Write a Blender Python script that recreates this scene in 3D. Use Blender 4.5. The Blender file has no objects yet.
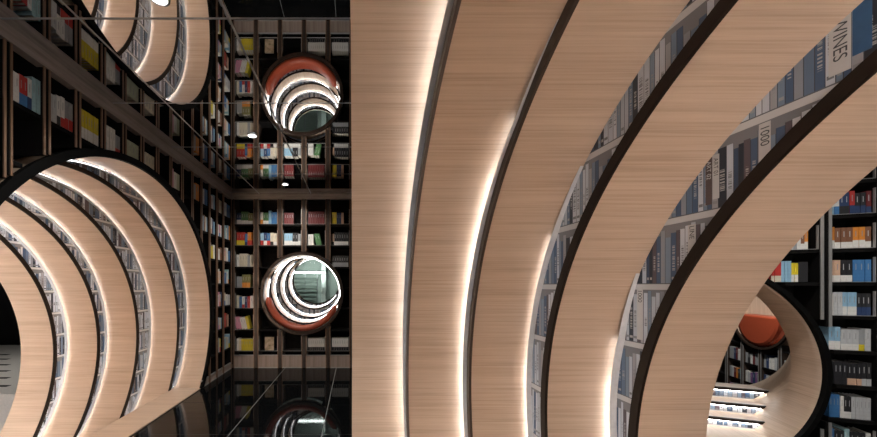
import bpy, bmesh, math, random
from mathutils import Vector, Matrix
random.seed(7)
S = bpy.context.scene
COL = S.collection
PI = math.pi

# ------------------------------------------------------------------ camera, world, exposure
CAM_H, FPX = 1.64, 330.0
cam_data = bpy.data.cameras.new('camera')
cam = bpy.data.objects.new('camera', cam_data); COL.objects.link(cam)
cam.location = (0, 0, CAM_H); cam.rotation_euler = (PI / 2, 0, 0)
cam_data.sensor_width = 36; cam_data.lens = FPX / 877 * 36
cam_data.shift_x = (438.5 - 354) / 877; cam_data.shift_y = (286 - 218.5) / 877
cam_data.clip_start = 0.02
S.camera = cam
world = bpy.data.worlds.new('world'); S.world = world; world.use_nodes = True
world.node_tree.nodes['Background'].inputs[0].default_value = (.5, .6, .75, 1)
world.node_tree.nodes['Background'].inputs[1].default_value = 0.02
S.view_settings.view_transform = 'Standard'; S.view_settings.look = 'None'
S.view_settings.gamma = 1; S.view_settings.use_curve_mapping = False
S.view_settings.exposure = 1.15
LED_POWER = 120.0
DOWNLIGHT_W = 48.0

# ------------------------------------------------------------------ materials
MATS = {}
def _new(name):
    m = bpy.data.materials.new(name); m.use_nodes = True
    return m, m.node_tree, m.node_tree.nodes['Principled BSDF']
def plain(name, col, rough=.5, metal=0, spec=.5, bump=0, noise=.06, nscale=30):
    if name in MATS: return MATS[name]
    m, t, b = _new(name)
    b.inputs['Roughness'].default_value = rough; b.inputs['Metallic'].default_value = metal
    b.inputs['Specular IOR Level'].default_value = spec
    if noise:
        n = t.nodes.new('ShaderNodeTexNoise'); n.inputs['Scale'].default_value = nscale; n.inputs['Detail'].default_value = 4
        tc = t.nodes.new('ShaderNodeTexCoord'); t.links.new(tc.outputs['Object'], n.inputs['Vector'])
        r = t.nodes.new('ShaderNodeValToRGB')
        r.color_ramp.elements[0].position = .3; r.color_ramp.elements[1].position = .7
        r.color_ramp.elements[0].color = (*[c * (1 - noise) for c in col], 1)
        r.color_ramp.elements[1].color = (*[min(1, c * (1 + noise)) for c in col], 1)
        t.links.new(n.outputs['Fac'], r.inputs[0]); t.links.new(r.outputs[0], b.inputs['Base Color'])
        if bump:
            bp = t.nodes.new('ShaderNodeBump'); bp.inputs['Strength'].default_value = bump; bp.inputs['Distance'].default_value = .002
            t.links.new(n.outputs['Fac'], bp.inputs['Height']); t.links.new(bp.outputs[0], b.inputs['Normal'])
    else:
        b.inputs['Base Color'].default_value = (*col, 1)
    MATS[name] = m; return m
def wood(name, c0, c1, c2, rough=.45, us=70, vs=1.2, coord='UV'):
    """grain lines run along V (or local X for object coords)"""
    if name in MATS: return MATS[name]
    m, t, b = _new(name); N = t.nodes.new; L = t.links.new
    tc = N('ShaderNodeTexCoord'); mp = N('ShaderNodeMapping')
    mp.inputs['Scale'].default_value = (us, vs, 1) if coord == 'UV' else (us, us, vs)
    L(tc.outputs[coord], mp.inputs[0])
    n1 = N('ShaderNodeTexNoise'); n1.inputs['Scale'].default_value = 1.0; n1.inputs['Detail'].default_value = 6; n1.inputs['Roughness'].default_value = .6
    L(mp.outputs[0], n1.inputs['Vector'])
    mp2 = N('ShaderNodeMapping'); mp2.inputs['Scale'].default_value = (us * .12, vs * .5, 1) if coord == 'UV' else (us * .12, us * .12, vs * .5)
    L(tc.outputs[coord], mp2.inputs[0])
    n2 = N('ShaderNodeTexNoise'); n2.inputs['Scale'].default_value = 1.0; n2.inputs['Detail'].default_value = 3
    L(mp2.outputs[0], n2.inputs['Vector'])
    mx = N('ShaderNodeMix'); mx.data_type = 'FLOAT'; mx.inputs[0].default_value = .35
    L(n1.outputs['Fac'], mx.inputs[2]); L(n2.outputs['Fac'], mx.inputs[3])
    r = N('ShaderNodeValToRGB'); e = r.color_ramp.elements
    e[0].position = .36; e[0].color = (*c0, 1); e[1].position = .64; e[1].color = (*c2, 1)
    k = e.new(.5); k.color = (*c1, 1)
    L(mx.outputs[0], r.inputs[0]); L(r.outputs[0], b.inputs['Base Color'])
    b.inputs['Roughness'].default_value = rough; b.inputs['Specular IOR Level'].default_value = .35
    bp = N('ShaderNodeBump'); bp.inputs['Strength'].default_value = .12; bp.inputs['Distance'].default_value = .001
    L(n1.outputs['Fac'], bp.inputs['Height']); L(bp.outputs[0], b.inputs['Normal'])
    MATS[name] = m; return m
def emit(name, col, power):
    if name in MATS: return MATS[name]
    m, t, b = _new(name)
    b.inputs['Base Color'].default_value = (.8, .8, .8, 1)
    b.inputs['Emission Color'].default_value = (*col, 1); b.inputs['Emission Strength'].default_value = power
    MATS[name] = m; return m
def book_print(name, row=.30, per_m=24, seed=0.0, tone=1.0, off=0.0):
    """flat printed photograph of packed bookshelves; UV = (metres along, metres up)"""
    if name in MATS: return MATS[name]
    m, t, b = _new(name); N = t.nodes.new; L = t.links.new
    def mth(op, a, bb=None, c=None):
        n = N('ShaderNodeMath'); n.operation = op
        for i, v in enumerate((a, bb, c)):
            if v is None: continue
            if isinstance(v, (int, float)): n.inputs[i].default_value = v
            else: L(v, n.inputs[i])
        return n.outputs[0]
    def mixc(fac, c1, c2):
        n = N('ShaderNodeMix'); n.data_type = 'RGBA'
        for i, v in ((0, fac), (6, c1), (7, c2)):
            if isinstance(v, (int, float)): n.inputs[i].default_value = v
            elif isinstance(v, tuple): n.inputs[i].default_value = (*v, 1)
            else: L(v, n.inputs[i])
        return n.outputs[2]
    tc = N('ShaderNodeTexCoord'); sp = N('ShaderNodeSeparateXYZ'); L(tc.outputs['UV'], sp.inputs[0])
    u, v = sp.outputs[0], sp.outputs[1]
    vr = mth('DIVIDE', mth('SUBTRACT', v, off), row); fl = mth('FLOOR', vr); fr = mth('FRACT', vr)
    w = mth('ADD', mth('MULTIPLY', u, per_m), mth('ADD', mth('MULTIPLY', fl, 17.37), seed))
    vo = N('ShaderNodeTexVoronoi'); vo.voronoi_dimensions = '1D'; vo.feature = 'F1'; vo.inputs['Scale'].default_value = 1; vo.inputs['Randomness'].default_value = .7
    L(w, vo.inputs['W'])
    ve = N('ShaderNodeTexVoronoi'); ve.voronoi_dimensions = '1D'; ve.feature = 'DISTANCE_TO_EDGE'; ve.inputs['Scale'].default_value = 1; ve.inputs['Randomness'].default_value = .7
    L(w, ve.inputs['W'])
    wn = N('ShaderNodeTexWhiteNoise'); wn.noise_dimensions = '1D'; L(vo.outputs['W'], wn.inputs['W'])
    sc = N('ShaderNodeSeparateColor'); L(wn.outputs['Color'], sc.inputs[0])
    ramp = N('ShaderNodeValToRGB'); ramp.color_ramp.interpolation = 'CONSTANT'
    pal = [(.54, .56, .58), (.05, .085, .14), (.64, .65, .66), (.14, .20, .28), (.33, .34, .36), (.70, .70, .70), (.022, .03, .045), (.24, .31, .38), (.60, .62, .64), (.07, .12, .20), (.42, .40, .40), (.12, .09, .10), (.66, .67, .68), (.20, .27, .35)]
    pal = [(p[0] * tone * .93, p[1] * tone * .99, p[2] * tone * 1.08) for p in pal]
    el = ramp.color_ramp.elements
    el[0].position = 0; el[0].color = (*pal[0], 1); el[1].position = 1 / len(pal); el[1].color = (*pal[1], 1)
    for i in range(2, len(pal)):
        k = el.new(i / len(pal)); k.color = (*pal[i], 1)
    L(sc.outputs[0], ramp.inputs[0])
    col = ramp.outputs[0]
    # lettering-like streak down the middle of some spines
    tn = N('ShaderNodeTexNoise'); tn.noise_dimensions = '1D'; tn.inputs['Scale'].default_value = 1; tn.inputs['Detail'].default_value = 2
    L(mth('ADD', mth('MULTIPLY', v, 150), mth('MULTIPLY', sc.outputs[0], 90)), tn.inputs['W'])
    mid = mth('MULTIPLY', mth('GREATER_THAN', ve.outputs['Distance'], .27), mth('GREATER_THAN', sc.outputs[1], .25))
    band = mth('MULTIPLY', mth('GREATER_THAN', fr, mth('ADD', .22, mth('MULTIPLY', sc.outputs[1], .2))), mth('LESS_THAN', fr, mth('ADD', .5, mth('MULTIPLY', sc.outputs[2], .25))))
    tx = mth('MULTIPLY', mth('MULTIPLY', mid, band), mth('GREATER_THAN', tn.outputs['Fac'], .5))
    foot = mth('MULTIPLY', mth('MULTIPLY', mth('LESS_THAN', fr, .2), mth('GREATER_THAN', fr, .16)), mth('GREATER_THAN', sc.outputs[2], .45))
    tx = mth('MAXIMUM', tx, mth('MULTIPLY', foot, mth('GREATER_THAN', ve.outputs['Distance'], .15)))
    bw = N('ShaderNodeRGBToBW'); L(col, bw.inputs[0])
    inv = mth('SUBTRACT', .62, bw.outputs[0])
    cc = N('ShaderNodeCombineColor'); [L(inv, cc.inputs[i]) for i in range(3)]
    col = mixc(mth('MULTIPLY', tx, .7), col, cc.outputs[0])
    col = mixc(mth('LESS_THAN', ve.outputs['Distance'], .05), col, (.04, .05, .07))       # gaps between spines
    top = mth('ADD', .80, mth('MULTIPLY', sc.outputs[1], .18))
    col = mixc(mth('GREATER_THAN', fr, top), col, (.22 * tone, .23 * tone, .25 * tone))    # wall of the printed shelf above the books
    col = mixc(mth('LESS_THAN', fr, .09), col, (.64 * tone, .65 * tone, .66 * tone))       # printed white shelf board
    col = mixc(mth('MULTIPLY', mth('GREATER_THAN', fr, .09), mth('LESS_THAN', fr, .105)), col, (.12, .13, .15))
    L(col, b.inputs['Base Color']); b.inputs['Roughness'].default_value = .35
    MATS[name] = m; return m

OAK = wood('oak veneer', (.48, .35, .255), (.595, .452, .342), (.665, .52, .405), us=100)
OAKF = wood('oak floor veneer', (.48, .35, .255), (.59, .448, .338), (.645, .50, .39), us=100)
DARKWOOD = wood('dark walnut', (.03, .02, .016), (.05, .035, .028), (.07, .05, .04), .45, 40, 1.0, 'Object')
BASEWOOD = wood('walnut plinth veneer', (.24, .19, .16), (.33, .27, .235), (.40, .335, .30), .45, 60, 1.0, 'Object')
BEAMWOOD = wood('walnut beam veneer', (.20, .16, .14), (.28, .23, .20), (.34, .28, .25), .5, 3.0, 30, 'Object')
EDGEWOOD = plain('copper brown edging', (.26, .155, .10), .35, .2)
BLACKBACK = plain('black back board', (.006, .0055, .0055), .7, 0, .1)
TRIMG = plain('grey brown trim', (.11, .09, .08), .5, 0, .3)
TRIMB = plain('dark brown trim', (.05, .034, .026), .5, 0, .3)
TRIM = plain('black brown trim', (.016, .010, .007), .5, 0, .25)
RIM = plain('black rim', (.004, .004, .004), .6, 0, .06)
LIP = plain('grey light channel', (.72, .74, .77), .45)
ALU = plain('dull aluminium', (.32, .32, .33), .35, .8)
STEEL = plain('grey steel', (.42, .41, .40), .4, .5)
MIRROR = plain('ceiling mirror', (.78, .79, .80), .0, 1.0, noise=0)
SEAM = plain('mirror joint metal', (.40, .41, .42), .5, 0)
TILE = plain('black polished tile', (.004, .0045, .005), .04, 0, .28, noise=.2, nscale=3)
TILE.node_tree.nodes['Principled BSDF'].inputs['IOR'].default_value = 1.28
GROUT = plain('pale grout', (.22, .23, .23), .6)
LEATHER = plain('rust red leather', (.34, .060, .026), .38, 0, .5, bump=.15, noise=.12, nscale=60)
STUD = plain('dark bronze rim', (.05, .032, .024), .35, .4)
LED = emit('led strip', (1.0, .975, .96), LED_POWER)
LEDS = [LED] + [emit('led strip %d' % i, (1.0, .975, .96), LED_POWER * k) for i, k in enumerate((.058, .10, .05, .025, .54, 2.3, .22))]
LAMP = emit('downlight lens', (1.0, .97, .92), 5)
PRINT = book_print('printed book wallpaper', row=.31, per_m=30, seed=3.1, tone=1.45)  # tone lifted: nearby LED light on the left panels is put into the colour
PRINTF = book_print('printed book wallpaper fine', row=.33, per_m=42, seed=9.4, off=.30, tone=.92)
PRINTS = book_print('printed book riser', row=.125, per_m=26, seed=5.2)
WHITEP = plain('printed pale spine', (.56, .56, .56), .35, noise=.03)
BLUEP = plain('printed navy spine', (.03, .10, .22), .35, noise=.08)
DARKP = plain('printed black spine', (.02, .025, .04), .35, noise=.08)
INK = plain('printed dark ink', (.045, .05, .06), .4, noise=0)
INKW = plain('printed pale ink', (.6, .62, .65), .4, noise=0)
DARKWALL = plain('dark wall paint', (.018, .016, .016), .6)
PALEWALL = plain('grey green wall', (.30, .34, .31), .5)
PAGES = plain('book pages', (.62, .57, .48), .7)
WHITE = plain('white stone', (.66, .63, .59), .4)

# ------------------------------------------------------------------ object helpers
WL = {}
def tag(o, label=None, cat=None, group=None, kind=None):
    if label: o['label'] = label
    if cat: o['category'] = cat
    if group: o['group'] = group
    if kind: o['kind'] = kind
    return o
def thing(name, loc, label, cat, group=None):
    o = bpy.data.objects.new(name, None); COL.objects.link(o); o.location = loc; o.empty_display_size = .1
    WL[o.name] = Vector(loc); return tag(o, label, cat, group)
def mesh(name, verts, faces, mat, parent=None, uvs=None, loc=None, recalc=True, smooth=False, mat_idx=None):
    vs = [Vector(v) for v in verts]
    if parent is not None and loc is None: origin = WL[parent.name]
    elif loc is not None: origin = Vector(loc)
    else:
        origin = Vector((sum(v.x for v in vs) / len(vs), sum(v.y for v in vs) / len(vs), min(v.z for v in vs)))
    me = bpy.data.meshes.new(name)
    me.from_pydata([v - origin for v in vs], [], faces)
    mats = mat if isinstance(mat, (list, tuple)) else [mat]
    for mm in mats: me.materials.append(mm)
    if mat_idx: me.polygons.foreach_set('material_index', mat_idx)
    if uvs is not None:
        ul = me.uv_layers.new(name='UVMap')
        for lp in me.loops: ul.data[lp.index].uv = uvs[lp.vertex_index]
    if recalc:
        bm = bmesh.new(); bm.from_mesh(me); bmesh.ops.recalc_face_normals(bm, faces=bm.faces); bm.to_mesh(me); bm.free()
    if smooth:
        me.polygons.foreach_set('use_smooth', [True] * len(me.polygons))
    me.update()
    o = bpy.data.objects.new(name, me); COL.objects.link(o)
    if parent is not None:
        o.parent = parent; o.location = origin - WL[parent.name]
    else: o.location = origin
    WL[o.name] = Vector(origin)
    return o
def boxvf(x0, x1, y0, y1, z0, z1):
    v = [(x0, y0, z0), (x1, y0, z0), (x1, y1, z0), (x0, y1, z0), (x0, y0, z1), (x1, y0, z1), (x1, y1, z1), (x0, y1, z1)]
    f = [(0, 3, 2, 1), (4, 5, 6, 7), (0, 1, 5, 4), (1, 2, 6, 5), (2, 3, 7, 6), (3, 0, 4, 7)]
    return v, f
def merge(*vf):
    V, Fc = [], []
    for v, f in vf:
        o = len(V); V += v; Fc += [tuple(i + o for i in q) for q in f]
    return V, Fc
class Frame:
    """a = along the wall, t = depth into the wall away from the viewer, z = up"""
    def __init__(s, o, ax, n):
        s.o, s.ax, s.n = Vector((o[0], o[1])), Vector(ax), Vector(n); s.ang = math.atan2(ax[1], ax[0])
    def p(s, a, t, z):
        q = s.o + s.ax * a + s.n * t; return (q.x, q.y, z)
    def box(s, a0, a1, t0, t1, z0, z1):
        v, f = boxvf(a0, a1, t0, t1, z0, z1); return [s.p(*q) for q in v], f
    def mbox(s, name, a0, a1, t0, t1, z0, z1, mat, parent=None):
        v, f = s.box(a0, a1, t0, t1, z0, z1); return mesh(name, v, f, mat, parent)
def arc(circ, zf, n=96, r=None, rng=None):
    a, z, R = circ; R = R if r is None else r
    if rng: p0, p1 = rng
    elif zf is not None and zf > z - R:
        p0 = math.asin(max(-1, min(1, (zf - z) / R))); p1 = PI - p0
    else: p0, p1 = -PI / 2, 1.5 * PI
    closed = (p1 - p0) >= 2 * PI - 1e-6
    return [(a + R * math.cos(p0 + (p1 - p0) * i / n), z + R * math.sin(p0 + (p1 - p0) * i / n)) for i in range(n + 1)], closed, R * (p1 - p0) / n
def sweep(name, fr, circ, zf, t0, t1, r0, r1, mat, parent, n=96, rng=None, smooth=False):
    """solid band: rectangle (r0..r1, t0..t1) swept along the arc"""
    A, closed, ds = arc(circ, zf, n, r0, rng); B, _, _ = arc(circ, zf, n, r1, rng)
    V, U = [], []
    for i, ((a, z), (b, w)) in enumerate(zip(A, B)):
        for (aa, zz, tt) in ((a, z, t0), (a, z, t1), (b, w, t1), (b, w, t0)):
            V.append(fr.p(aa, tt, zz)); U.append((i * ds, tt))
    Fc = []
    for i in range(n):
        for j in range(4):
            Fc.append((i * 4 + j, i * 4 + (j + 1) % 4, i * 4 + 4 + (j + 1) % 4, i * 4 + 4 + j))
    if not closed: Fc += [(0, 1, 2, 3), (n * 4 + 3, n * 4 + 2, n * 4 + 1, n * 4)]
    o = mesh(name, V, Fc, mat, parent, U)
    return o
def ringpanel(name, fr, c_out, c_in, w_in, zf, t, mat, parent, n=96, th=.006):
    """flat panel between two (not concentric) circles, with a little thickness"""
    A, cl, _ = arc(c_out, zf, n); B, _, _ = arc(c_in, zf, n, c_in[2] + w_in)
    V, U, Fc = [], [], []
    for (a, z), (b, w) in zip(A, B):
        for (aa, zz, tt) in ((a, z, t), (b, w, t), (b, w, t + th), (a, z, t + th)):
            V.append(fr.p(aa, tt, zz)); U.append((aa, zz))
    for i in range(n):
        for j in range(4):
            Fc.append((i * 4 + j, i * 4 + (j + 1) % 4, i * 4 + 4 + (j + 1) % 4, i * 4 + 4 + j))
    if not cl: Fc += [(0, 1, 2, 3), (n * 4 + 3, n * 4 + 2, n * 4 + 1, n * 4)]
    return mesh(name, V, Fc, mat, parent, U)
def holed_wall(name, fr, a0, a1, z0, z1, t, circ, mat, zf=None, th=.04, n=64):
    """wall slab with a round opening"""
    bm = bmesh.new()
    A, closed, _ = arc(circ, zf, n)
    if closed:
        loops = [[(a0, z0), (a1, z0), (a1, z1), (a0, z1)], A[:-1]]
    else:
        loops = [[(a0, z0), (A[-1][0], z0)] + [q for q in reversed(A)][1:-1] + [(A[0][0], z0), (a1, z0), (a1, z1), (a0, z1)]]
    edges = []
    for lp in loops:
        vs = [bm.verts.new(fr.p(q[0], t, q[1])) for q in lp]
        for i in range(len(vs)): edges.append(bm.edges.new((vs[i], vs[(i + 1) % len(vs)])))
    bmesh.ops.triangle_fill(bm, use_beauty=True, use_dissolve=False, edges=edges)
    res = bmesh.ops.extrude_face_region(bm, geom=bm.faces[:])
    d = Vector((fr.n.x * th, fr.n.y * th, 0))
    for e in res['geom']:
        if isinstance(e, bmesh.types.BMVert): e.co += d
    bmesh.ops.recalc_face_normals(bm, faces=bm.faces)
    me = bpy.data.meshes.new(name); bm.to_mesh(me); bm.free(); me.materials.append(mat)
    o = bpy.data.objects.new(name, me); COL.objects.link(o); WL[o.name] = Vector((0, 0, 0))
    return tag(o, kind='structure')

# ------------------------------------------------------------------ the room: measures
XL, YB, HC = -2.44, 6.6, 3.48            # left wall, far wall, mirrored ceiling
XR = -0.015                               # right wall face (mouth of the near tunnel)
FL = Frame((XL, 0), (0, 1), (-1, 0))
FR = Frame((0, 0), (0, 1), (1, 0))
FB = Frame((0, YB), (1, 0), (0, 1))
TH = math.radians(-20)
E2, N2 = (math.cos(TH), math.sin(TH)), (-math.sin(TH), math.cos(TH))
F2 = Frame((4.362, 3.05), E2, N2)
F3 = Frame((8.73, 7.1), (-N2[0], -N2[1]), E2)
zc = lambda z: z + CAM_H
# left tunnel circles (along, height, radius) and step planes
CL = [(3.776, zc(-.506), 1.851), (3.483, zc(-.679), 1.881), (3.156, zc(-.766), 1.877), (2.972, zc(-.856), 1.886), (2.669, zc(-.950), 1.976)]
TL = [0, .432, .875, 1.337, 1.789, 2.248]
CR = [(.771, zc(-.511), 1.772), (.552, zc(-.6625), 1.834), (.356, zc(-.697), 1.900), (.148, zc(-.7915), 1.904), (-.1485, zc(-.9946), 2.019)]
TR = [XR, .390, .797, 1.196, 1.5975, 1.991]
ZF, ZLOW = .015, -.90

# ------------------------------------------------------------------ structure
fl = mesh('floor', *boxvf(XL - .43, 2.1, -6, 13, -.06, -.004), GROUT); tag(fl, kind='structure')
xs = [-2.86, -1.38, -.356, .668, 1.69]
ys = [5.64 - .995 * i for i in range(10, -1, -1)] + [6.635]
tile_mesh = {}
for i in range(len(xs) - 1):
    for j in range(len(ys) - 1):
        if (xs[i] > .2 and ys[j + 1] < -1.5): continue
        g = .0055
        o = mesh('tile', *boxvf(xs[i] + g, xs[i + 1] - g, ys[j] + g, ys[j + 1] - g, -.02, 0), TILE, fl)
# outer tiles of the side rooms: one dark sheet each beyond the ones that can be told apart
o = mesh('floor_beyond', *boxvf(-13, XL - .432, -6, 13, ZLOW - .06, ZLOW - .016), TILE); tag(o, kind='structure')
o = mesh('floor_side_room', *F2.box(-2.4, 8, -9, .345, -.05, -.003), TILE); tag(o, kind='structure')
o = mesh('floor_beyond', *boxvf(2.1, 13, 2.2, 13, -1.36, -1.3), TILE); tag(o, kind='structure')

ce = mesh('ceiling', *boxvf(-13, 13, -6, 13, HC + .012, HC + .08), DARKWALL); tag(ce, kind='structure')
sm = mesh('ceiling_joint', *boxvf(XL - .3, XR, -5.9, YB + .3, HC + .003, HC + .012), SEAM, ce)
mxs = [XL - .28, -1.89, -.86, XR]
mys = [2.27 + 1.05 * k for k in range(-7, 5)] + [YB + .28]
for i in range(len(mxs) - 1):
    for j in range(len(mys) - 1):
        g = .009
        mesh('mirror_panel', *boxvf(mxs[i] + g, mxs[i + 1] - g, mys[j] + g, mys[j + 1] - g, HC, HC + .004), MIRROR, ce)

wl = holed_wall('wall_left', FL, -5.9, 6.92, 0, HC, .33, (CL[0][0], CL[0][1], CL[0][2] + .03), BLACKBACK, 0)
WB = (-1.04, 1.49, .77)
wb = holed_wall('wall_back', FB, XL - .3, .6, 0, HC, .31, (WB[0], WB[1], .80), BLACKBACK)
wr = holed_wall('wall_right', Frame((XR, 0), (0, 1), (1, 0)), -5.9, 6.9, 0, HC, 0, (CR[0][0], CR[0][1], CR[0][2] + .012), DARKWALL, 0, th=.05)
wp = holed_wall('wall_partition', FR, -5.9, 6.9, 0, HC, 1.945, (CR[4][0], CR[4][1], CR[4][2] + .012), DARKWALL, 0, th=.04)
wq = holed_wall('wall_left_outer', FL, -5.9, 12.9, ZLOW, HC, 2.20, (CL[4][0], CL[4][1], CL[4][2] + .012), DARKWALL, ZLOW, th=.04)
C3 = (-1.100, .822, 1.098)
w2 = holed_wall('wall_side_room', F2, -2.6, 1.0, 0, HC, .30, (C3[0], C3[1], C3[2] + .03), BLACKBACK, 0)
for nm, b in (('wall_front', (-13, 13, -6.05, -6, ZLOW, HC)), ('wall_end', (-13, 13, 13, 13.05, ZLOW, HC)), ('wall_west', (-13.05, -13, -6, 13, ZLOW, HC)), ('wall_east', (13, 13.05, -6, 13, -1.3, HC))):
    tag(mesh(nm, *boxvf(*b), DARKWALL), kind='structure')
# walnut beams where walls meet the mirror
tag(mesh('trim_1', *boxvf(XL - .06, XL + .012, -5.9, YB, HC - .115, HC), BEAMWOOD), kind='structure')
tag(mesh('trim_2', *boxvf(XL, XR, YB - .012, YB + .06, HC - .105, HC), BEAMWOOD), kind='structure')

# ------------------------------------------------------------------ stepped tunnels
def led_arc(fr, c, t, zf, parent, rng=None, mat=None, n=72, lip=.042, gap=.046, taper=False):
    """LED line tucked behind a slim aluminium lip in the corner of a ring"""
    p = sweep('light_channel', fr, c, zf, t - lip, t, c[2] - gap, c[2] - gap + .003, LIP, parent, n, rng)
    sweep('light_strip', fr, c, zf, t - .010, t - .003, c[2] - gap * .65, c[2] - gap * .65 + .007, mat or LED, p, n, rng)
    if taper:                                   # the lip runs out into the wood past the last LED
        V, Fc, m = [], [], 12
        for i in range(m + 1):
            k = i / m; ph = rng[1] + .22 * k; g = gap * (1 - k) + .002; l = lip * (1 - .5 * k)
            for (r, tt) in ((c[2] - g, t - l), (c[2] - g, t), (c[2] - g + .002, t), (c[2] - g + .002, t - l)):
                V.append(fr.p(c[0] + r * math.cos(ph), tt, c[1] + r * math.sin(ph)))
        for i in range(m):
            for j in range(4): Fc.append((i * 4 + j, i * 4 + (j + 1) % 4, i * 4 + 4 + (j + 1) % 4, i * 4 + 4 + j))
        mesh('channel_end', V, Fc + [(0, 1, 2, 3), (m * 4, m * 4 + 1, m * 4 + 2, m * 4 + 3)], LIP, p)
    return p
def stepped_tunnel(name, fr, circs, ts, zf, label, cat, rim=.07, trim=.045, led=None, level=None, gap=.046, tmat={}, lips=None, loc=None, pmat=PRINT, floor_mat=OAKF, n=96, wood_mat=None):
    th = thing(name, loc, label, cat)
    panels = []
    zfs = zf if isinstance(zf, (list, tuple)) else [zf] * len(circs)
    for k, c in enumerate(circs):
        zf = zfs[k]; zp = zfs[max(k - 1, 0)]
        sweep('wood_band', fr, c, zf, ts[k], ts[k + 1], c[2], c[2] + .014, wood_mat or OAK, th, n)
        if k:
            p = ringpanel('print_panel', fr, circs[k - 1], c, trim * .5, zp, ts[k], pmat, th, n); panels.append(p)
            sweep('edge_trim', fr, c, zf, ts[k] - .012, ts[k] + .004, c[2] - .004, c[2] + trim, tmat.get(k, TRIM), th, n)
            r = led.get(k, True) if led else True
            if r is True: led_arc(fr, circs[k - 1], ts[k], zp, th, None, level, gap=gap, lip=gap * .9)
            elif r:
                g_ = gap if not isinstance(gap, dict) else gap[k]
                for q, (p0, p1, lv) in enumerate(r):
                    led_arc(fr, circs[k - 1], ts[k], zp, th, (p0, p1), LEDS[lv], n=max(6, int((p1 - p0) * 24)), gap=g_, lip=(lips or {}).get(k, min(.042, g_ * 1.2)), taper=bool(lips) and q == len(r) - 2 and k > 1)
    if rim: sweep('rim', fr, circs[0], zfs[0], ts[0] - .02, ts[0] + .02, circs[0][2] - .002, circs[0][2] + rim, RIM, th, n)
    if zfs[0] is not None:
        for k, c in enumerate(circs):
            zf = zfs[k]
            hw = math.sqrt(c[2] ** 2 - (zf - c[1]) ** 2)
            V, Fc = fr.box(c[0] - hw, c[0] + hw, ts[k], ts[k + 1], zf - .014, zf)
            U = []
            for v in V:
                q = Vector((v[0], v[1])) - fr.o; U.append((q.dot(fr.ax), q.dot(fr.n)))
            mesh('floor_board', V, Fc, floor_mat, th, U)
    return th, panels
tl, _ = stepped_tunnel('stepped_tunnel', FL, CL, TL, [ZF, ZLOW, ZLOW, ZLOW, ZLOW], 'round stepped oak tunnel cut through the left bookshelf wall', 'tunnel', loc=(XL, 3.7, 0), led={1: [(-.64, 2.5, 4), (2.6, PI + .64, 6)], **{k: [(-1.3, 2.5, 4), (2.6, PI + 1.3, 6 if k < 4 else 2)] for k in (2, 3, 4)}}, gap=.036)  # arcs out of view are boosted as unseen fill for the bands
BACK = (2.0, PI + 1.1, 5)      # unseen arcs behind the viewer, added and boosted to brighten the wood
rl = {1: [(-.68, 1.7, 1), BACK], 2: [(-1.1, .6, 1), (.6, .8, 3), (.8, .95, 4), BACK], 3: [(-1.1, .1, 3), (.1, .55, 4), BACK], 4: [(-1.1, -.3, 7), (-.3, -.12, 2), (-.12, .02, 1), (.02, .12, 3), (.12, .25, 4), (2.0, PI + 1.1, 7)]}
tr, rp = stepped_tunnel('stepped_tunnel', FR, CR, TR, ZF, 'large close oak tunnel of stepped rings filling the right half', 'tunnel', rim=0, led=rl, tmat={1: TRIMG, 2: TRIMB}, gap={1: .085, 2: .05, 3: .03, 4: .045}, lips={1: .028, 2: .028, 3: .034, 4: .042}, loc=(0, .7, 0), n=160, pmat=PRINTF)

# ------------------------------------------------------------------ downlights and added fill lamps
for (x, y, lab) in ((-1.24, 5.95, 'small round downlight nearest the far wall in the mirrored ceiling'), (-1.24, 4.02, 'small round downlight in the mirrored ceiling at mid room'), (-1.24, 2.10, 'round downlight at the top edge in the mirrored ceiling'),
                    (-1.24, .17, 'round downlight in the mirrored ceiling beside the viewer'), (-1.24, -1.76, 'round downlight in the mirrored ceiling behind the viewer')):
    d = thing('downlight', (x, y, HC), lab or 'round downlight in the mirrored ceiling behind the viewer', 'lamp', 'ceiling downlights')
    fr = Frame((x, y), (1, 0), (0, 1))
    V, Fc = [], []; n = 24
    for i in range(n):
        a = 2 * PI * i / n
        for r, z in ((.048, -.002), (.062, -.002), (.062, -.012), (.048, -.014)):
            V.append((x + r * math.cos(a), y + r * math.sin(a), HC + z))
    for i in range(n):
        for j in range(4): Fc.append((i * 4 + j, i * 4 + (j + 1) % 4, (i + 1) % n * 4 + (j + 1) % 4, (i + 1) % n * 4 + j))
    mesh('bezel', V, Fc, ALU, d)
    V = [(x + .048 * math.cos(2 * PI * i / n), y + .048 * math.sin(2 * PI * i / n), HC + z) for z in (-.004, -.009) for i in range(n)]
    Fc = [tuple(range(n)), tuple(range(n, 2 * n))] + [(i, (i + 1) % n, n + (i + 1) % n, n + i) for i in range(n)]
    mesh('lens', V, Fc, LAMP, d)
    ld = bpy.data.lights.new('downlight_beam', 'SPOT'); ld.energy = DOWNLIGHT_W; ld.spot_size = math.radians(150); ld.spot_blend = .8
    ld.color = (1, .95, .88); ld.shadow_soft_size = .05
    lo = bpy.data.objects.new('downlight_beam', ld); COL.objects.link(lo); lo.parent = d; lo.location = (0, 0, -.03)
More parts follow.
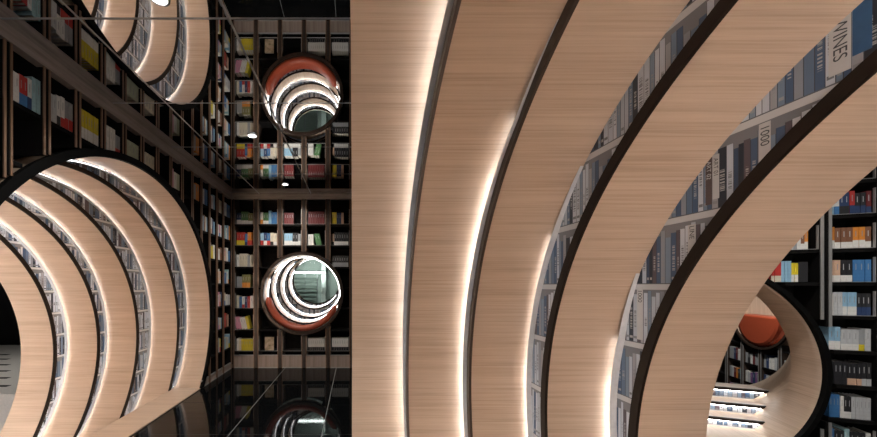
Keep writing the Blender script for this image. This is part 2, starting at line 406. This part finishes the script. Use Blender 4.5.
def fill_lamp(x, y, w, where, col=(1, .96, .9)):  # unseen lamps added to brighten the rooms beyond
    d = thing('downlight', (x, y, HC), 'added unseen fill lamp in the dark ceiling ' + where, 'lamp', 'side room fill lamps')
    n = 20
    V = [(x + .07 * math.cos(2 * PI * i / n), y + .07 * math.sin(2 * PI * i / n), HC + z) for z in (.011, .001) for i in range(n)]
    Fc = [tuple(range(n)), tuple(range(n, 2 * n))] + [(i, (i + 1) % n, n + (i + 1) % n, n + i) for i in range(n)]
    mesh('lens', V, Fc, LAMP, d)
    ld = bpy.data.lights.new('downlight_beam', 'SPOT'); ld.energy = w; ld.spot_size = math.radians(150); ld.spot_blend = .8; ld.color = col; ld.shadow_soft_size = .1
    lo = bpy.data.objects.new('downlight_beam', ld); COL.objects.link(lo); lo.parent = d; lo.location = (0, 0, -.03)
fill_lamp(2.9, 2.3, 70, 'just past the near tunnel'); fill_lamp(4.5, 1.5, 45, 'before the side room shelves'); fill_lamp(7.3, 6.6, 260, 'beyond the side room portal')
fill_lamp(-7.5, 6.5, 90, 'beyond the left tunnel'); fill_lamp(3.0, -1.2, 40, 'deep in the side room')

# ------------------------------------------------------------------ books
COLR = {'red': (.45, .035, .03), 'dark red': (.13, .016, .018), 'white': (.68, .67, .64), 'cream': (.62, .56, .44), 'grey': (.30, .31, .32), 'pale grey': (.48, .49, .50),
        'black': (.022, .022, .025), 'navy': (.025, .05, .13), 'blue': (.05, .17, .38), 'light blue': (.25, .43, .58), 'teal': (.30, .47, .50), 'yellow': (.62, .50, .03),
        'orange': (.66, .24, .04), 'green': (.08, .20, .08), 'pale green': (.42, .45, .32), 'pink': (.60, .26, .36), 'brown': (.20, .09, .05), 'peach': (.62, .40, .28),
        'olive': (.20, .19, .07), 'purple': (.22, .10, .24)}
CM = {k: plain(k + ' book cloth', v, .45, noise=.10, nscale=40) for k, v in COLR.items()}
BM = {}
def book_mesh(w, h, d, c1, c2, split):
    key = (round(w, 4), round(h, 3), round(d, 3), c1, c2, split)
    if key in BM: return BM[key]
    b = .0018 if w < .03 else .0025
    parts = [(0, w, 0, .003, h * split, h, 0), (0, w, 0, .003, 0, h * split, 1),                     # spine, two tones
             (0, b, .003, d, 0, h, 0), (w - b, w, .003, d, 0, h, 0), (b, w - b, .003, d - .004, .003, h - .004, 2)]
    V, Fc, MI = [], [], []
    for (x0, x1, y0, y1, z0, z1, mi) in parts:
        v, f = boxvf(x0 - w / 2, x1 - w / 2, y0, y1, z0, z1); o = len(V); V += v
        Fc += [tuple(i + o for i in q) for q in f]; MI += [mi] * 6
    if w > .022:   # printed title band across the spine
        v, f = boxvf(-w * .07, w * .07, -.0006, 0, h * .55, h * .82); o = len(V); V += v
        Fc += [tuple(i + o for i in q) for q in f]; MI += [3] * 6
    me = bpy.data.meshes.new('book')
    me.from_pydata(V, [], Fc)
    dark = sum(COLR[c1]) < .5
    for m in (CM[c1], CM[c2], PAGES, CM['pale grey' if dark else 'grey']): me.materials.append(m)
    me.polygons.foreach_set('material_index', MI); me.update()
    BM[key] = me; return me
ORD = ['first', 'second', 'third', 'fourth', 'fifth', 'sixth', 'seventh', 'eighth', 'ninth', 'tenth', 'eleventh', 'twelfth', 'thirteenth', 'fourteenth', 'fifteenth', 'sixteenth', 'seventeenth']
NB = [0]
def parse(spec):
    """'white*3, red/blue*2, ~green, _' -> list of (c1, c2, lean, gap)"""
    out = []
    for s in spec.split(','):
        s = s.strip(); k = 1
        if '*' in s: s, k = s.split('*'); k = int(k); s = s.strip()
        lean = s.startswith('~'); s = s.lstrip('~').strip()
        if s == '_': out += [None] * k; continue
        c = s.split('/'); out += [(c[0], c[-1], lean)] * k
    return out
def row_of_books(fr, a0, a1, t, z, spec, where, group, hmin=.20, hmax=.26, depth=.16, flip=False, stuff=None):
    """books stand side by side between a0 and a1; labels count from the viewer's left"""
    L = parse(spec); n = len(L); w = (a1 - a0) / max(n, 1); idx = 0
    hh = random.uniform(hmin, hmax); prev = None
    for i in range(n):
        if L[i] is None: continue
        c1, c2, lean = L[i]
        if prev != (c1, c2): hh = round(random.uniform(hmin, hmax), 2)
        prev = (c1, c2)
        bw = round(w * .94, 4); split = .0 if c1 == c2 else (.38 if (len(c1) + len(c2)) % 2 else .3)
        me = book_mesh(bw, hh, depth, c1, c2, split if split else .30)
        ac = a0 + w * (i + .5)
        if flip: ac = a1 - w * (i + .5)
        pz = z
        M = Matrix.Rotation(fr.ang, 4, 'Z')
        if lean:
            M = M @ Matrix.Rotation(-.22, 4, 'Y'); pz = z + .5 * bw * .22
        M = Matrix.Translation(fr.p(ac, t + random.uniform(0, .006), pz)) @ M
        if stuff is not None:
            stuff.append((me, M)); continue
        o = bpy.data.objects.new('book', me); COL.objects.link(o); o.matrix_world = M
        desc = c1 + (' and ' + c2 if c2 != c1 else '')
        tag(o, f"{desc} book, {ORD[idx]} from left, {where}", 'book', group); NB[0] += 1; idx += 1

# ------------------------------------------------------------------ bookcases
def in_circle(a, z, c, m=0): return c is not None and (a - c[0]) ** 2 + (z - c[1]) ** 2 < (c[2] + m) ** 2
def clip_span(a, z0, z1, c, m):
    """vertical spans of z0..z1 outside the circle at position a"""
    if c is None or abs(a - c[0]) >= c[2] + m: return [(z0, z1)]
    h = math.sqrt((c[2] + m) ** 2 - (a - c[0]) ** 2); out = []
    if c[1] - h > z0: out.append((z0, min(z1, c[1] - h)))
    if c[1] + h < z1: out.append((max(z0, c[1] + h), z1))
    return out
def clip_len(a0, a1, z, c, m):
    if c is None or abs(z - c[1]) >= c[2] + m: return [(a0, a1)]
    h = math.sqrt((c[2] + m) ** 2 - (z - c[1]) ** 2); out = []
    if c[0] - h > a0: out.append((a0, min(a1, c[0] - h)))
    if c[0] + h < a1: out.append((max(a0, c[0] + h), a1))
    return [(p, q) for p, q in out if q - p > .03]
def bookcase(fr, a0, a1, rows, depth, label, group, circ=None, post=.042, base=.26, top=HC, trays=True, blank=(), postmat=None, row_h=.36, edge=True, marg=.09, tray_mat=STEEL, edge_mat=None, edge_w=.006, low=0):
    o = thing('bookcase', fr.p((a0 + a1) / 2, depth / 2, low), label, 'bookcase', group)
    pm = postmat or DARKWOOD
    for (p0, p1, ed) in ((a0 + .003, a0 + post, a0 + post), (a1 - post, a1 - .003, a1 - post)):
        x = min((p0, p1), key=lambda q: abs(q - (circ[0] if circ else 0)))
        for (z0, z1) in clip_span(x, low, top, circ, marg):
            if z1 - z0 < .03: continue
            u = fr.mbox('upright', p0, p1, 0, depth, z0, z1, pm, o)
            if edge: fr.mbox('edge_strip', ed - edge_w, ed + edge_w, -.006, .004, z0, z1, edge_mat or EDGEWOOD, u)
    ia, ib = a0 + post, a1 - post
    if base and not in_circle((a0 + a1) / 2, base / 2, circ, marg):
        b = fr.mbox('plinth_panel', ia, ib, .004, .03, .02, base - .01, BASEWOOD, o)
        fr.mbox('plinth_edge', ia, ib, -.004, .03, base - .01, base, STEEL, b)
        fr.mbox('toe_strip', ia, ib, -.004, .03, .001, .02, STEEL, b)
    for r, z in enumerate(rows):
        segs = [s for s in clip_len(ia, ib, z - .02, circ, marg)]
        for (s0, s1) in segs:
            sh = fr.mbox('shelf', s0, s1, .02, depth, z - .035, z - .004, BLACKBACK, o)
            if r in blank: continue
            if trays and s1 - s0 > (ib - ia) * .9 and not in_circle((ia + ib) / 2, z + .3, circ, marg) and not (clip_len(ia, ib, z + .25, circ, marg) != [(ia, ib)]):
                g = .006
                v, f = merge(fr.box(ia + .012, ib - .012, .012, .03, z - .004, z), fr.box(ia + .012, ia + .012 + g, .012, .03, z, z + row_h * .82), fr.box(ib - .012 - g, ib - .012, .012, .03, z, z + row_h * .82))
                mesh('tray_frame', v, f, tray_mat, sh)
    return o

# far wall: five bays around the round window
BX = [-2.44, -1.96, -1.48, -1.0, -.52, -.04]
ROWB = [.34, .77, 1.20, 1.61, 2.03, 2.46, 2.885]
CW = (WB[0], WB[1], .82)
bay_names = ['corner bay', 'second bay', 'middle bay', 'fourth bay', 'rightmost bay']
row_names = ['bottom shelf', 'sixth shelf', 'fifth shelf', 'fourth shelf', 'third shelf', 'second shelf', 'top shelf']
for i in range(5):
    bookcase(FB, BX[i], BX[i + 1], ROWB, .30, f'dark wood bookcase, {bay_names[i]} of the far wall', 'far wall bookcases', CW, marg=.02)
FB_BOOKS = {
    (0, 6): 'navy/white*2, green/white*3, olive/white*2', (1, 6): 'white/orange, green/white, green/white, light blue, blue*2', (2, 6): 'dark red*4, _*3', (3, 6): 'dark red*7', (4, 6): 'yellow*2, navy*2, peach, _*2',
    (0, 5): 'red/yellow*3, blue/navy, orange/red*2', (1, 5): 'light blue/red, navy/white, blue/red, cream/black, cream/white', (2, 5): 'light blue/white*3, black/white*2, grey/white', (3, 5): 'white*2, _, ~green*2, _', (4, 5): 'peach/black, black/white*6',
    (0, 4): 'white, cream*3, grey, cream', (4, 4): 'black/grey*7',
    (0, 3): 'grey*2, olive/orange*3, _', (0, 2): 'cream, blue, white/red, navy, red, white', (0, 1): '~pink*2, ~white*2, ~yellow, _',
    (0, 0): 'white, cream, yellow*5', (3, 0): 'white/black*8', (4, 0): 'white/black*7'}
for (b, r), sp in FB_BOOKS.items():
    row_of_books(FB, BX[b] + .075, BX[b + 1] - .075, .04, ROWB[r], sp, f"{row_names[r]} of far wall's {bay_names[b]}", 'books on the far wall', .22, .27)
# picture book facing out
pb = thing('picture_book', FB.p(-1.70, .08, ROWB[0]), 'face-out picture book with mottled tan cover, bottom shelf of far wall', 'book')
cov = wood('mottled cover', (.16, .14, .07), (.42, .33, .22), (.60, .48, .38), .4, 14, 14, 'Object')
FB.mbox('cover', -1.80, -1.62, .06, .066, ROWB[0], ROWB[0] + .27, cov, pb); FB.mbox('page_block', -1.795, -1.622, .066, .085, ROWB[0] + .003, ROWB[0] + .267, PAGES, pb)

# left wall: narrow bays around the big tunnel
LY = [1.735 + .2955 * k for k in range(0, 17)]
LY[-1] = 6.58
ROWL = [.43, .85, 1.27, 1.69, 2.12, 2.55, 2.985]
CLW = CL[0]
def nth(k): return ORD[k] if k < len(ORD) else str(k)
for i in range(len(LY) - 1):
    lab = f'narrow dark wood bookcase, {nth(i)} bay from the left on the left wall' if i else 'narrow dark wood bookcase at the left picture edge on the left wall'
    bookcase(FL, LY[i], LY[i + 1], ROWL, .30, lab, 'left wall bookcases', CLW, post=.022, base=.12, trays=False, marg=.075, postmat=BLACKBACK, edge_w=.008)
LEFT_TOP = {1: 'white*2', 2: 'white*2, red/blue*2, white/navy, teal*2', 3: 'pale grey*2, white/black, white/red, grey/red*2', 4: 'yellow/white*7', 5: 'white/teal, white*3, grey/red*2', 6: 'pale green*4', 7: 'white, cream*3', 9: 'pink, white, pale green', 11: 'grey, orange', 12: 'white*2, blue*2', 13: 'red, white, light blue', 14: 'brown, cream', 15: 'white, blue'}
for i, sp in LEFT_TOP.items():
    row_of_books(FL, LY[i] + .035, LY[i + 1] - .03, .02, ROWL[6], sp, f"top shelf, left wall's {nth(i)} bay", 'books on the left wall', .21, .26, .17)
rnd = random.Random(11)
pal = ['white', 'white', 'cream', 'blue', 'red', 'pale grey', 'orange', 'light blue', 'yellow', 'navy', 'teal', 'peach', 'white', 'brown', 'pink']
for r in range(5, -1, -1):
    for i in range(10, len(LY) - 1):
        am, z = (LY[i] + LY[i + 1]) / 2, ROWL[r]
        if any(in_circle(a, zz, CLW, .09) for a in (LY[i], LY[i + 1]) for zz in (z, z + .26)): continue
        if i == 10: continue
        sp = ', '.join(('/'.join(rnd.sample(pal, 2)) if rnd.random() < .25 else rnd.choice(pal)) for _ in range(rnd.choice((3, 4, 4, 5))))
        if rnd.random() < .3: sp += ', _'
        row_of_books(FL, LY[i] + .035, LY[i + 1] - .03, .02, z, sp, f"{row_names[r]}, left wall's {nth(i)} bay", 'books on the left wall', .20, .27, .17)

# ------------------------------------------------------------------ round window in the far wall
def leather_roll(name, fr, circ, t0, t1, r_in, rng, mat, parent, n=48):
    """padded cushion lining an arc: rounded section swept along the ring"""
    V, Fc = [], []; m = 12
    for i in range(n + 1):
        ph = rng[0] + (rng[1] - rng[0]) * i / n
        end = min(i, n - i) / 3.0; sc = min(1, .35 + .65 * math.sqrt(min(1, end)))
        for j in range(m):
            q = 2 * PI * j / m; cx, cy = math.cos(q), math.sin(q)
            sx = math.copysign(abs(cx) ** .5, cx); sy = math.copysign(abs(cy) ** .5, cy)
            rr = circ[2] - (circ[2] - r_in) * (.5 + .5 * sx * sc); tt = (t0 + t1) / 2 + (t1 - t0) / 2 * sy * sc
            V.append(fr.p(circ[0] + rr * math.cos(ph), tt, circ[1] + rr * math.sin(ph)))
    for i in range(n):
        for j in range(m): Fc.append((i * m + j, i * m + (j + 1) % m, (i + 1) * m + (j + 1) % m, (i + 1) * m + j))
    Fc += [tuple(range(m)), tuple(range(n * m, n * m + m))]
    return mesh(name, V, Fc, mat, parent, smooth=True)
CWN = [WB, (-.996, 1.60, .727), (-.925, 1.64, .667), (-.89, 1.72, .58), (-.852, 1.783, .536)]
TWN = [0, .25, .5, .75, 1.0, 1.04]
tw, _ = stepped_tunnel('round_window', FB, CWN, TWN, None, 'round window of stepped crescent rings with red cushion in the far wall', 'window', rim=0, trim=.025, loc=(WB[0], YB, WB[1] - .8), n=72, pmat=PRINTS, level=LEDS[3])
sweep('rim', FB, WB, None, -.035, .04, .765, .825, STUD, tw, 72)
leather_roll('cushion', FB, (WB[0], WB[1], .765), -.02, .24, .645, (math.radians(186), math.radians(340)), LEATHER, tw)
n = 48; c = CWN[4]
glass_m, t_, b_ = _new('greenish glass'); b_.inputs['Base Color'].default_value = (.86, .93, .90, 1); b_.inputs['Transmission Weight'].default_value = 1; b_.inputs['Roughness'].default_value = .02; b_.inputs['IOR'].default_value = 1.1
V = [FB.p(c[0] + c[2] * math.cos(2 * PI * i / n), t, c[1] + c[2] * math.sin(2 * PI * i / n)) for t in (1.02, 1.028) for i in range(n)]
mesh('glass_pane', V, [tuple(range(n)), tuple(range(n, 2 * n))] + [(i, (i + 1) % n, n + (i + 1) % n, n + i) for i in range(n)], glass_m, tw)
# the pale room behind that window
tag(mesh('wall_beyond', *boxvf(-4.2, 1.6, 9.6, 9.65, 0, HC), PALEWALL), kind='structure')
tag(mesh('wall_beyond', *boxvf(1.56, 1.6, 7.0, 9.6, 0, HC), PALEWALL), kind='structure')
tag(mesh('wall_beyond', *boxvf(-4.2, -4.16, 7.0, 9.6, 0, HC), PALEWALL), kind='structure')
col_ = tag(mesh('column', *boxvf(-.90, -.78, 9.1, 9.22, 0, HC), plain('white column paint', (.62, .66, .63), .5)), 'white square column seen through the round window glass', 'column')
lt = thing('linear_lamp', (-1.2, 8.9, 2.0), 'bright white linear lamp seen through the round window glass', 'lamp')
mesh('diffuser', *boxvf(-1.62, -.80, 8.87, 8.93, 1.98, 2.02), emit('linear lamp tube', (.95, 1, .98), 9), lt)
mesh('housing', *boxvf(-1.63, -.79, 8.86, 8.94, 2.02, 2.05), ALU, lt)
for xx in (-1.5, -.92): mesh('hanger_wire', *boxvf(xx - .003, xx + .003, 8.897, 8.903, 2.05, HC), ALU, lt)
rk = thing('display_rack', (-1.4, 9.4, 0), 'pale rack with dark slats seen through the round window glass', 'rack')
for k in range(9): mesh('slat', *boxvf(-1.75, -1.05, 9.36, 9.40, .9 + .115 * k, .96 + .115 * k), plain('grey green slat', (.12, .15, .13), .5), rk)
for xx in (-1.75, -1.4, -1.05): mesh('rack_post', *boxvf(xx - .015, xx + .015, 9.4, 9.43, .0, 2.0), ALU, rk)
fill_lamp(-.9, 8.4, 120, 'behind the round window', col=(.92, 1, .97)) 

# ------------------------------------------------------------------ side room seen through the near tunnel
ROW2 = [.117, .425, .734, 1.051, 1.372, 1.679, 1.987, 2.30, 2.61, 2.92]
C3R = (C3[0], C3[1], C3[2])
r2n = ['eighth shelf', 'seventh shelf', 'sixth shelf', 'fifth shelf', 'fourth shelf', 'third shelf', 'second shelf', 'top lit shelf']
bookcase(F2, 0, .36, ROW2, .28, 'black bookcase with steel posts at the right picture edge', 'side room bookcases', C3R, post=.026, base=.09, postmat=BLACKBACK, row_h=.27, edge_mat=STEEL, edge_w=.010)
bookcase(F2, -.40, 0, ROW2, .28, 'black bookcase above the side room arch', 'side room bookcases', C3R, post=.026, base=.09, postmat=BLACKBACK, row_h=.27, edge_mat=STEEL, edge_w=.010)
bookcase(F2, -.80, -.40, ROW2, .28, 'black bookcase behind the near tunnel edge, over the arch', 'side room bookcases', C3R, post=.026, base=.09, postmat=BLACKBACK, row_h=.27, edge_mat=STEEL, edge_w=.010)
R2 = {7: 'white/light blue, white/blue, navy/black*2, red/navy, black/navy*2, dark red/navy', 6: 'orange/white, brown/white*3, orange/white*2, brown/white', 5: 'peach/white*2, black/white*2, blue*3', 4: 'white, pale grey*2, light blue/white*3, black/navy*3',
      3: 'light blue/white*2, pale grey/white*3, grey/yellow, pale grey', 2: 'black*4, black/peach*3, black/pale grey*2', 1: 'blue*3, white, black/white*2, pale grey*5', 0: 'blue, black/white*2, teal, black/navy*3, white'}
for r, sp in R2.items():
    row_of_books(F2, .045, .312, .035, ROW2[r], sp, f"{r2n[r]} at right picture edge", 'books at the right picture edge', .185, .215, .15)
row_of_books(F2, -.345, -.09, .035, ROW2[5], 'red/cream*3, light blue*3, yellow/white*2, black*3', 'shelf just above the side room arch', 'books above the side room arch', .18, .2, .15)
row_of_books(F2, -.345, -.09, .035, ROW2[6], 'navy*3, pale grey*3, white/grey, white, brown/white, orange/white', 'second shelf above side room arch', 'books above the side room arch', .18, .2, .15)

# stepped portal in that wall: a bore that narrows and drifts sideways, with lit steps
T3 = [0, .40, .62, .84, 1.06]
H3 = [.11, .207, .315, .437]
C3E = (-.17, 1.02, .64)
def c3(t):
    k = max(0, t - .35) / (T3[-1] - .35); return tuple(p + (q - p) * k for p, q in zip(C3, C3E))
s3 = thing('stepped_tunnel', F2.p(C3[0], 0, 0), 'round oak portal with lit book-print steps in the side room wall', 'tunnel')
n = 72; V, U, Fc = [], [], []; TT = [0, .1, .2, .35, .5, .65, .8, .95, T3[-1]]
for lay in (0, .014):
    for t in TT:
        c = c3(t); A, _, ds = arc(c, H3[0] - .012 if lay == 0 else H3[0] - .012, n, c[2] + lay)
        for i, (a, z) in enumerate(A): V.append(F2.p(a, t, z)); U.append((i * ds, t))
m = n + 1; Q = 9 * m
for L0 in (0, Q):
    for j in range(8):
        for i in range(n): Fc.append((L0 + j * m + i, L0 + j * m + i + 1, L0 + (j + 1) * m + i + 1, L0 + (j + 1) * m + i))
for j in (0, 8):
    for i in range(n): Fc.append((j * m + i, j * m + i + 1, Q + j * m + i + 1, Q + j * m + i))
mesh('wood_lining', V, Fc, OAK, s3, U, smooth=True)
sweep('rim', F2, C3, .0, -.02, .03, C3[2] - .002, C3[2] + .034, RIM, s3, 96)
def hw3(z, t):
    c = c3(t); return c[0], math.sqrt(max(0, c[2] ** 2 - (z - c[1]) ** 2)) - .001
for j in range(4):
    h, t0, t1 = H3[j], T3[j], T3[j + 1]
    V, U = [], []
    for zz in (h, h - .012):
        for t in (t0, t1):
            a, w = hw3(h, t)
            for sg in (-1, 1): V.append(F2.p(a + sg * w, t, zz)); U.append((a + sg * w, t))
    mesh('tread', V, [(0, 1, 3, 2), (4, 6, 7, 5), (0, 4, 5, 1), (2, 3, 7, 6), (0, 2, 6, 4), (1, 5, 7, 3)], OAKF, s3, U)
    if j:
        hb = H3[j - 1]; K = 6
        zs = [hb + (h - .012 - hb) * i / K for i in range(K + 1)]
        V, U = [], []
        for dt in (0, .01):
            for z in zs:
                a, w = hw3(z, t0)
                for sg in (-1, 1): V.append(F2.p(a + sg * w, t0 + dt, z)); U.append((a + sg * w + .3 * j, z - hb))
        Q = 2 * (K + 1)
        Fc = [(2 * i, 2 * i + 1, 2 * i + 3, 2 * i + 2) for i in range(K)] + [(Q + 2 * i, Q + 2 * i + 2, Q + 2 * i + 3, Q + 2 * i + 1) for i in range(K)]
        mesh('print_riser', V, Fc, PRINTS, s3, U)
        a, w = hw3(h, t0)
        mesh('edge_trim', *F2.box(a - w, a + w, t0 - .022, t0 + .004, h - .028, h + .003), TRIM, s3)
        mesh('light_strip', *F2.box(a - w + .05, a + w - .05, t0 - .018, t0 - .008, h - .034, h - .029), emit('step led', (1, .97, .93), 9), s3)

# room beyond the portal: shelf wall with a round cushioned niche
tag(mesh('wall_niche', *F3.box(-3, 5.5, .30, .36, -1.3, HC), BLACKBACK), kind='structure')
CN = (0, 1.12, .80)
nb = ['left end bay', 'second bay', 'third bay', 'fourth bay', 'fifth bay', 'sixth bay', 'seventh bay']
A3 = [-1.5 + .5 * k for k in range(8)]
FAR = []
ROW3 = [-.95 + .43 * k for k in range(10)]
r3n = ['eighth shelf', 'seventh shelf', 'sixth shelf', 'fifth shelf', 'fourth shelf', 'third shelf', 'second shelf', 'top shelf', 'upper shelf', 'upper shelf']
for i in range(7):
    bookcase(F3, A3[i], A3[i + 1], ROW3, .28, f'dim bookcase seen through the side room portal, {nb[i]}', 'bookcases beyond the portal', CN, post=.03, base=0, trays=False, marg=.04, low=-1.3, edge_mat=STEEL, edge_w=.006)
for i in range(1, 6):
    for r in range(0, 6):
        a0, a1, z = A3[i] + .05, A3[i + 1] - .05, ROW3[r]
        if any(in_circle(a, zz, CN, .05) for a in (a0, a1) for zz in (z, z + .26)): continue
        if z > .6: continue
        sp = ', '.join(rnd.choice(['grey', 'pale grey', 'navy', 'teal', 'dark red', 'white', 'orange', 'black', 'pale grey', 'purple']) for _ in range(6))
        row_of_books(F3, a0, a1, .03, z, sp, f"{r3n[r]}, {nb[i]} beyond the portal", 'books beyond the side room portal', .22, .28, stuff=FAR)
V, Fc, MI, mats = [], [], [], []
for me, M in FAR:
    o_ = len(V); V += [tuple(M @ v.co) for v in me.vertices]
    for p in me.polygons:
        m_ = me.materials[p.material_index]
        if m_ not in mats: mats.append(m_)
        Fc.append(tuple(i + o_ for i in p.vertices)); MI.append(mats.index(m_))
tag(mesh('distant_books', V, Fc, mats, mat_idx=MI, recalc=False), 'rows of small distant books on the dim shelves beyond the portal', 'books', kind='stuff')
nz = thing('round_niche', F3.p(0, 0, .3), 'round wood niche with rust red leather seat beyond the portal', 'window')
sweep('niche_lining', F3, CN, None, -.02, .29, CN[2], CN[2] + .02, OAK, nz, 64)
sweep('rim', F3, CN, None, -.04, .0, CN[2] - .005, CN[2] + .04, STUD, nz, 64)
V = [F3.p(CN[0] + (CN[2]) * math.cos(2 * PI * i / 48), t, CN[1] + CN[2] * math.sin(2 * PI * i / 48)) for t in (.27, .285) for i in range(48)]
mesh('niche_back', V, [tuple(range(48)), tuple(range(48, 96))] + [(i, (i + 1) % 48, 48 + (i + 1) % 48, 48 + i) for i in range(48)], OAKF, nz, [(q[0], q[2]) for q in V])
k = 24; pts = [(CN[0] - .04 + .60 * math.cos(PI + PI * i / k), CN[1] - .12 + .66 * math.sin(PI + PI * i / k)) for i in range(k + 1)]
V = []
for t, sc_ in ((.25, 1), (.02, 1), (-.03, .95), (-.045, .85)):
    V += [F3.p(CN[0] + (a - CN[0]) * sc_, t, CN[1] - .35 + (z - CN[1] + .35) * sc_) for a, z in pts]
q = k + 1; Fc = []
for L_ in range(3):
    for i in range(q): Fc.append((L_ * q + i, L_ * q + (i + 1) % q, (L_ + 1) * q + (i + 1) % q, (L_ + 1) * q + i))
Fc += [tuple(range(q)), tuple(range(3 * q, 4 * q))]
mesh('cushion', V, Fc, LEATHER, nz, smooth=False)

# ------------------------------------------------------------------ room beyond the left tunnel: pale slotted plinth
sp_ = thing('slotted_plinth', (-8.4, 7.9, ZLOW), 'white stone platform with dark slots beyond the left tunnel', 'platform')
mesh('slab', *boxvf(-12.5, -5.0, 5.62, 10.3, ZLOW - .01, -.2), WHITE, sp_)
for d_ in (8.84, 8.3, 7.7, 7.14, 6.6, 6.07): mesh('slot', *boxvf(-1.4 * d_, -1.046 * d_, d_ - .05, d_ + .05, -.21, -.197), BLACKBACK, sp_)

# ------------------------------------------------------------------ lettering printed on the near wallpaper
def letter(panel, text, a, ztop, size, spine_w, c, mat=INK, smat=WHITEP, zr=None, stretch=1.0):
    V, Fc = FR.box(a - spine_w / 2, a + spine_w / 2, c - .0012, c - .0002, zr[0], zr[1]); mesh('printed_spine', V, Fc, smat, panel)
    cu = bpy.data.curves.new('lettering', 'FONT'); cu.body = text; cu.size = size; cu.align_x = 'LEFT'; cu.align_y = 'CENTER'; cu.space_character = stretch
    cu.materials.append(mat)
    o = bpy.data.objects.new('lettering', cu); COL.objects.link(o); o.parent = panel
    M = Matrix(((0, 0, -1, c - .002), (0, -1, 0, a), (-1, 0, 0, ztop), (0, 0, 0, 1)))
    bpy.context.view_layer.update()
    me = bpy.data.meshes.new_from_object(o.evaluated_get(bpy.context.evaluated_depsgraph_get())); bpy.data.objects.remove(o)
    o = bpy.data.objects.new('lettering', me); COL.objects.link(o); o.parent = panel
    o.matrix_basis = Matrix.Translation(-WL[panel.name]) @ M
P4 = rp[3]; c4 = TR[4]
letter(P4, 'FINE WINES', 1.085, zc(.985), .046, .05, c4, zr=(zc(.70), zc(.97)))
mesh('printed_spine', *FR.box(1.017, 1.057, c4 - .0012, c4 - .0002, zc(.735), zc(.97)), BLUEP, P4)
mesh('printed_spine', *FR.box(.989, 1.015, c4 - .0012, c4 - .0002, zc(.80), zc(.97)), DARKP, P4)
letter(P4, '1000', 1.283, zc(.625), .040, .036, c4, zr=(zc(.47), zc(.635)))
letter(P4, 'ART 02', 1.485, zc(.56), .026, .026, c4, INKW, plain('printed brown spine', (.10, .075, .075), .35), zr=(zc(.365), zc(.575)))
letter(P4, 'ART 01', 1.456, zc(.565), .026, .026, c4, zr=(zc(.385), zc(.58)))
letter(P4, 'LINE', 1.56, zc(.285), .032, .036, c4, zr=(zc(.155), zc(.29)))
letter(P4, '1000', 1.843, zc(-.02), .036, .036, c4, zr=(zc(-.30), zc(-.005)))
print('books', NB[0], 'objects', len(bpy.data.objects))
